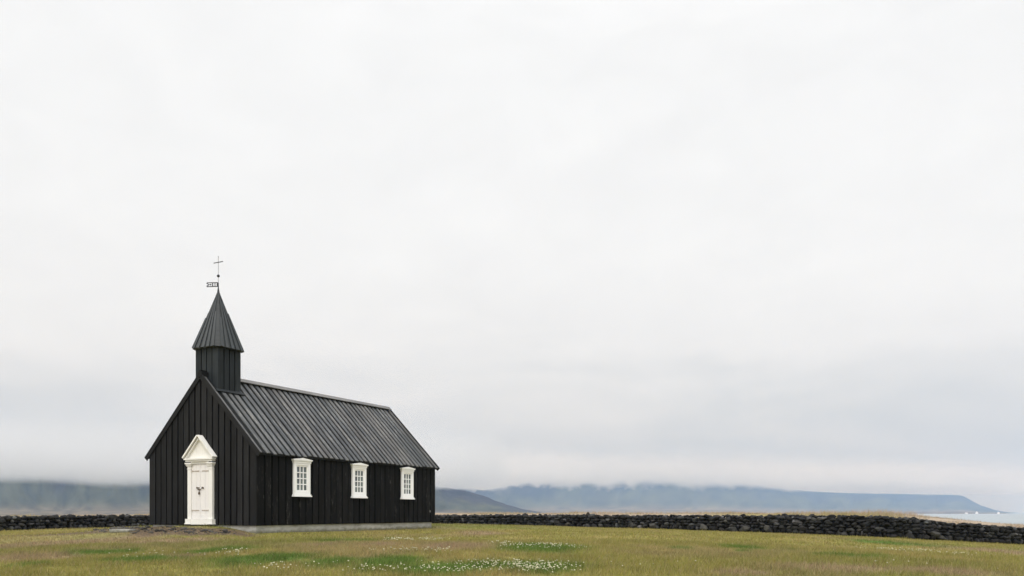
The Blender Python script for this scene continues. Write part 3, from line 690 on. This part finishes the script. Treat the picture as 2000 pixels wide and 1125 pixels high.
# portal coordinates: x negative = outwards, y across, z from the sill
mb = MB(); mb.box(-.17, 0, -.72, -.44, 0, .15, 'x'); mb.box(-.17, 0, .44, .72, 0, .15, 'x'); mb.box(-.14, 0, -.438, .438, .0, .12, 'y'); mb.box(-.19, 0, -.74, -.435, -.03, -.001); mb.box(-.19, 0, .435, .74, -.03, -.001)
mb.box(-.15, 0, -.433, .433, -.04, -.002, 'y'); pput(mb, 'door_sill', M_DOOR)
for s_ in (-1, 1):
    mb = MB(); a, c = sorted((s_ * .475, s_ * .66)); mb.box(-.105, 0, a, c, .152, 1.96, 'z')
    for q, (e, z0, z1) in enumerate(((.012, 1.86, 1.885), (.03, 1.962, 2.0), (.05, 2.002, 2.04), (.075, 2.042, 2.085))): mb.box(-.107 - e, 0, a - e, c + e, z0, z1, 'y')
    pput(mb, 'pilaster', M_DOOR)
mb = MB(); mb.box(-.10, 0, -.474, .474, 2.045, 2.12, 'y'); mb.box(-.16, 0, -.72, .72, 2.122, 2.18, 'y'); mb.box(-.20, 0, -.77, .77, 2.182, 2.235, 'y'); pput(mb, 'entablature', M_DOOR)
mb = MB(); mb.prism([(-.70, 2.237), (.70, 2.237), (0, 2.93)], -.075, -.001); pput(mb, 'tympanum', M_DOOR)
mb = MB()
for s_ in (-1, 1):
    ex = Vector((0, -s_ * .78, .745)).normalized(); up = Vector((0, s_ * ex.z, abs(ex.y)))
    mb.obox((-.24, s_ * .79, 2.237), ex, (1, 0, 0), up, 1.085, .24, .05); mb.obox(Vector((-.17, s_ * .765, 2.237)) - up * .052, ex, (1, 0, 0), up, 1.02, .13, .035)
pput(mb, 'raking_cornice', M_DOOR)
for s_ in (-1, 1):
    mb = MB(); lo, hi = (.008, .47) if s_ > 0 else (-.47, -.008)
    mid = (lo + hi) / 2
    mb.box(-.060, -.02, lo, mid - .003, .125, 2.04, 'z'); mb.box(-.060, -.02, mid + .003, hi, .125, 2.04, 'z')
    d = pput(mb, 'door', M_LEAF)
    if s_ > 0: mb = MB(); mb.box(-.075, -.0605, -.012, .03, .13, 2.035, 'z'); pput(mb, 'cover_strip', M_LEAF, d)
    for zz_ in (.43, 1.78):
        mb = MB(); mb.box(-.072, -.0615, *sorted((s_ * .07, s_ * .45)), zz_, zz_ + .035, 'y'); mb.ball((-.075, s_ * .43, zz_ + .018), .026); pput(mb, 'hinge', M_STRAP, d)
    mb = MB(); mb.box(-.072, -.0615, *sorted((s_ * .035, s_ * .46)), .16, .29, 'y'); pput(mb, 'kick_board', M_LEAF, d)
    mb = MB(); mb.box(-.078, -.062, *sorted((s_ * .05, s_ * .17)), 1.20, 1.235, 'y'); mb.ball((-.10, s_ * .15, 1.22), .035); mb.rod((-.1, s_ * .15, 1.22), (-.06, s_ * .15, 1.22), .012); pput(mb, 'door_handle', M_RUST, d)
mb = MB(); mb.box(-.115, -.08, .0, .075, .99, 1.07, 'z'); mb.rod((-.097, .012, 1.07), (-.097, .02, 1.15), .008); mb.rod((-.097, .062, 1.07), (-.097, .055, 1.15), .008); mb.rod((-.097, .018, 1.15), (-.097, .057, 1.15), .008)
mb.box(-.09, -.076, -.05, .12, 1.15, 1.18, 'y'); pput(mb, 'padlock', M_RUST)

# windows in the long side (local y = 0 face); frame coordinates: x along, y negative outwards
for wi, xc in enumerate(WIN):
    w = empty('window', (xc - OX - .05, -OY - .034, 1.285), 0, church); w.scale = (.885, 1, .88)
    ww = lambda mb, name, mat: mb.build(name, mat, w)
    mb = MB()                            # casing with a border round the sash
    for s_ in (-1, 1):
        a, c = sorted((s_ * .355, s_ * .475)); mb.box(a, c, -.075, 0, .0, 1.24, 'z')
    mb.box(-.353, .353, -.074, 0, 1.162, 1.24, 'x'); mb.box(-.353, .353, -.074, 0, .0, .095, 'x'); ww(mb, 'window_frame', M_WHITE)
    mb = MB()                            # sill
    mb.box(-.50, .50, -.095, 0, -.05, -.001, 'x'); mb.box(-.55, .55, -.15, 0, .0, .0, 'x') if False else None
    mb.box(-.53, .53, -.115, 0, -.10, -.052, 'x'); ww(mb, 'sill', M_WHITE)
    mb = MB()                            # head: fascia, crown and low gabled top
    mb.box(-.50, .50, -.09, 0, 1.242, 1.31, 'x'); mb.box(-.53, .53, -.105, 0, 1.312, 1.345, 'x')
    mb.prism([(-.56, 1.347), (.56, 1.347), (.56, 1.385), (.0, 1.455), (-.56, 1.385)], -.125, 0, axis='y'); ww(mb, 'cornice', M_WHITE)
    mb = MB(); g0, g1, h0, h1 = -.29, .29, .165, 1.10
    for s_ in (-1, 1): a, c = sorted((s_ * .29, s_ * .353)); mb.box(a, c, -.05, -.004, .097, 1.16, 'z')
    mb.box(-.289, .289, -.049, -.004, 1.10, 1.16, 'x'); mb.box(-.289, .289, -.049, -.004, .097, .165, 'x')
    for k in (1, 2): xk = g0 + (g1 - g0) * k / 3; mb.box(xk - .018, xk + .018, -.046, -.006, h0, h1, 'z')
    for k in (1, 2, 3): zk = h0 + (h1 - h0) * k / 4; mb.box(g0, g1, -.043, -.008, zk - .018, zk + .018, 'x')
    ww(mb, 'sash', M_WHITE)
    mb = MB(); mb.box(g0, g1, -.022, -.012, h0, h1, 'x'); ww(mb, 'pane', M_GLASS)
bpy.context.view_layer.update()

# ------------------------------------------------------------------ grass
def inside_church(x, y, mg=.12):
    u, v = church_uv(x, y); return (u > -mg) & (u < LEN + mg) & (v > -mg) & (v < WID + mg)
def wall_dist(x, y): return seg_dist(x, y, [tuple(p) for p in W3[::1, :2]])
def blades(n, r0, r1, h, w, power=1.0, az0=-36, az1=36, keep=None, lean=.45, colf=None, hk=None):
    t = RNG.random(n); r = (r0 ** power + t * (r1 ** power - r0 ** power)) ** (1 / power)
    a = np.radians(RNG.uniform(az0, az1, n)); x = r * np.sin(a); y = r * np.cos(a)
    k = ~inside_church(x, y)
    if keep is not None: k &= keep(x, y)
    x, y = x[k], y[k]; n = len(x); z = ground_z(x, y) - .01
    hh = h * RNG.uniform(.45, 1.4, n) * (.25 + 1.5 * fbm(x * 2.2, y * 2.2, 3))
    if hk is not None: hh = hh * hk(x, y)
    ww = w * RNG.uniform(.6, 1.4, n); th = RNG.uniform(0, 2 * np.pi, n); le = RNG.normal(0, lean, n) * hh; le2 = RNG.normal(.1, lean, n) * hh
    c, s = np.cos(th) * ww / 2, np.sin(th) * ww / 2
    V = np.empty((n, 3, 3)); V[:, 0] = np.stack([x - c, y - s, z], 1); V[:, 1] = np.stack([x + c, y + s, z], 1); V[:, 2] = np.stack([x + le2, y + le, z + hh], 1)
    T = np.arange(3 * n).reshape(n, 3)
    col = (cover(x, y) if colf is None else colf(x, y)) * RNG.uniform(.72, 1.4, (n, 1)) * (1 + RNG.normal(0, .06, (n, 3)))
    dry = RNG.random(n) > .80 + .19 * sstep(.9, 1.4, col[:, 1] / col[:, 0]); col[dry] = np.array([.36, .30, .15]) * RNG.uniform(.7, 1.1, (dry.sum(), 1))
    return V.reshape(-1, 3), T, np.repeat(np.clip(col, .01, .8), 3, axis=0)
m, nt, b = bmat('grass_blade', rough=.75, spec=.2)
nt.links.new(attr(nt, 'tone'), b.inputs['Base Color'])
tr = N(nt, 'ShaderNodeBsdfTranslucent'); nt.links.new(attr(nt, 'tone'), tr.inputs[0]); mx_ = N(nt, 'ShaderNodeMixShader'); mx_.inputs[0].default_value = .3
nt.links.new(b.outputs[0], mx_.inputs[1]); nt.links.new(tr.outputs[0], mx_.inputs[2]); nt.links.new(mx_.outputs[0], nt.nodes['Material Output'].inputs[0]); M_GRASS = m
def inyard(x, y): return (soil_w(x, y) < RNG.random(len(x)) * 1.3) & ~((np.interp(x, W3[:, 0], W3[:, 1]) < y + .35))
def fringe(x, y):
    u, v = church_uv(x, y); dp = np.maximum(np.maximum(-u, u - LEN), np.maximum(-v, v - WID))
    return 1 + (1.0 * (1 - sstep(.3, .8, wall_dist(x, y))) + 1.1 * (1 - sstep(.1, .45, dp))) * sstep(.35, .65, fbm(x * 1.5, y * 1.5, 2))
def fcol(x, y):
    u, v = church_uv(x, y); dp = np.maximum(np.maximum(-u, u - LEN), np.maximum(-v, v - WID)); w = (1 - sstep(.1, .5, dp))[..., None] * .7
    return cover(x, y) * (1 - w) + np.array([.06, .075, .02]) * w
A1 = blades(430000, 9.5, 23, .075, .009, 1.3, keep=inyard)
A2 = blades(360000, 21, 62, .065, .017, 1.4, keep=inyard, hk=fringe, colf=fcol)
o = fast_mesh('grass', np.r_[A1[0], A2[0]], np.r_[A1[1], A2[1] + len(A1[0])], M_GRASS, np.r_[A1[2], A2[2]])
tag(o, 'short dry olive and straw coloured grass of the churchyard lawn', 'grass', kind='stuff')
# taller grass beyond the wall
def outer(x, y): return (np.interp(x, W3[:, 0], W3[:, 1]) + .6 < y)
dcol = lambda x, y: cover(x, y) * 1.05
tuft = lambda x, y: (.25 + 1.5 * sstep(.5, .7, fbm(x * .35 + 3, y * .35, 3))) * (.55 + .75 * sstep(.30, .40, x / y) * (1 - sstep(.48, .5, x / y)))
A3 = blades(150000, 56, 108, .20, .035, 1.5, keep=outer, colf=dcol, hk=tuft)
o = fast_mesh('dune_grass', A3[0], A3[1], M_GRASS, A3[2]); tag(o, 'pale straw coloured dune grass growing beyond the stone wall', 'grass', kind='stuff')
# white flowers
FL = [(779, 1058, 27, 1.6, 260), (842, 1058.5, 25, 1.6, 230), (978, 1066, 20, 2.4, 120), (1060, 1070, 72, 4.5, 420), (800, 1079, 70, 2.2, 120), (860, 1081, 30, 2, 60), (1010, 1110, 110, 9, 520), (1060, 1116, 60, 8, 330), (820, 1116, 110, 8, 130),
      (455, 1083, 22, 3, 70), (440, 1088, 40, 4, 20), (600, 1110, 70, 5, 40), (1785, 1080, 82, 2.6, 420), (300, 1090, 60, 5, 40), (880, 1122, 200, 4, 260), (270, 1086, 60, 6, 25), (540, 1116, 60, 6, 50), (1650, 1090, 150, 20, 25), (1300, 1110, 150, 14, 20)]
vs, fs, cs = [], [], []; o_ = 0; OI, OF = ico(0)
for px, py, hw, hh, cnt in FL:
    x0, d0 = at(px, py); _, da = at(px, py - hh); _, db = at(px, min(py + hh, 1124)); bx = hw / F * d0; by = max(.12, abs(da - db) / 2)
    x = x0 + np.clip(RNG.normal(0, .55, cnt), -1.05, 1.05) * bx + RNG.normal(0, .05, cnt); y = d0 + np.clip(RNG.normal(0, .5, cnt), -1, 1) * by
    z = ground_z(x, y)
    for a, b_, c_ in list(zip(x, y, z))[::3]:
        r_ = random.uniform(.006, .0135) * (1 + .012 * b_); h_ = random.uniform(.05, .11)
        vs.append(OI * np.array([r_, r_, r_ * .8]) + (a, b_, c_ + h_)); fs.append(OF + o_); k = random.uniform(.34, .62); cs.append(np.tile([k, k * .96, k * .66], (12, 1))); o_ += 12
        vs.append(np.array([(a - .003, b_, c_ - .01), (a + .003, b_, c_ - .01), (a, b_, c_ + h_)])); fs.append(np.array([[o_, o_ + 1, o_ + 2]])); cs.append(np.tile([.10, .15, .04], (3, 1))); o_ += 3
m, nt, b = bmat('petals', rough=.8, spec=.2); nt.links.new(attr(nt, 'tone'), b.inputs['Base Color'])
o = fast_mesh('flowers', np.concatenate(vs), np.concatenate(fs), m, np.concatenate(cs)); tag(o, 'small white flowers clustered in patches across the lawn', 'flowers', kind='stuff')

# stones and clods on the bare soil by the door
items = []
for _ in range(420):
    k = random.randrange(3, len(PATH) - 1); t = random.random(); x = PATH[k][0] * (1 - t) + PATH[k + 1][0] * t + random.gauss(0, .32); y = PATH[k][1] * (1 - t) + PATH[k + 1][1] * t + random.gauss(0, .30)
    if inside_church(np.array([x]), np.array([y]), .05)[0]: continue
    s_ = random.uniform(.03, .10) if random.random() < .9 else random.uniform(.12, .24); g = random.uniform(.03, .11)
    items.append((np.array([x, y, float(ground_z(x, y)[0]) + s_ * .05]), np.array([s_ * 1.3, s_, s_ * .6]), random.uniform(0, 6), np.array([g * 1.08, g, g * .88])))
V1, F1, C1 = place_rocks(items); o = fast_mesh('gravel', V1, F1, M_ROCK, C1); tag(o, 'dark stones and clods scattered on the bare soil before the church door', 'gravel', kind='stuff')
# pale slab lying by the path
x, y = at(241, 1038.5); mb = MB(); mb.prism([(-.36, -.26), (.30, -.30), (.38, .20), (.05, .31), (-.34, .24)], -.05, .05, axis='z')
o = mb.build('stone_slab', M_CONC); o.location = (x, y, float(ground_z(x, y)[0]) + .03); tag(o, 'flat pale stone slab lying in the turf left of the church', 'slab')

# houses on the far shore
m, nt, b = bmat('white_render', (.85, .85, .86), .7, .3); tcn = N(nt, 'ShaderNodeTexCoord').outputs['Object']; nt.links.new(ramp(nt, noise(nt, tcn, .5, 4), [(.3, (.8, .8, .82)), (.7, (.88, .88, .9))]), b.inputs['Base Color']); M_HW = m
m, nt, b = bmat('house_roof', (.45, .46, .50), .7, .3); tcn = N(nt, 'ShaderNodeTexCoord').outputs['Object']; nt.links.new(ramp(nt, noise(nt, tcn, .5, 4), [(.3, (.5, .5, .55)), (.7, (.6, .6, .64))]), b.inputs['Base Color']); M_HR = m
for px, w, d, h, rh, rz, lab in ((1887.5, 9, 7, 3.0, 2.4, .2, 'small low white house, leftmost of the three on the far shore'), (1908, 11, 9, 5.5, 4.5, .9, 'white gabled house in the middle of three on the far shore'), (1950, 8, 7, 5.5, 3.5, 1.3, 'pale house standing alone at the tip of the far shore')):
    D = 3420; o = empty('house', ((px - 1000) / F * D, D, CZ - 8.0), rz)
    tag(o, lab, 'house', 'houses on the far shore')
    mb = MB(); mb.prism([(-d / 2, -1), (d / 2, -1), (d / 2, h), (0, h + rh), (-d / 2, h)], -w / 2, w / 2); mb.build('wall', M_HW, o)
    mb = MB()
    for s_ in (-1, 1): mb.obox((-w / 2 - .3, 0, h + rh + .25), (1, 0, 0), (0, s_ * d / 2, -rh), (0, s_ * rh, d / 2), w + .6, math.hypot(d / 2, rh) + .4, .2)
    mb.build('roof', M_HR, o)
    for k in (-1, 1):
        mb = MB(); mb.box(k * w / 4 - .5, k * w / 4 + .5, -d / 2 - .06, -d / 2 - .01, h * .35, h * .75); mb.build('window', M_GLASS, o)

# ------------------------------------------------------------------ haze
hm = vol_mat('sea_air', 1.4e-4, (.28, .45, .74), absn=(.66, .40, 0))
mb = MB(); mb.box(-13500, 13500, -13500, 13500, CZ - 17, 680); o = mb.build('haze', hm); tag(o, 'thin blue sea haze', 'haze', kind='stuff')
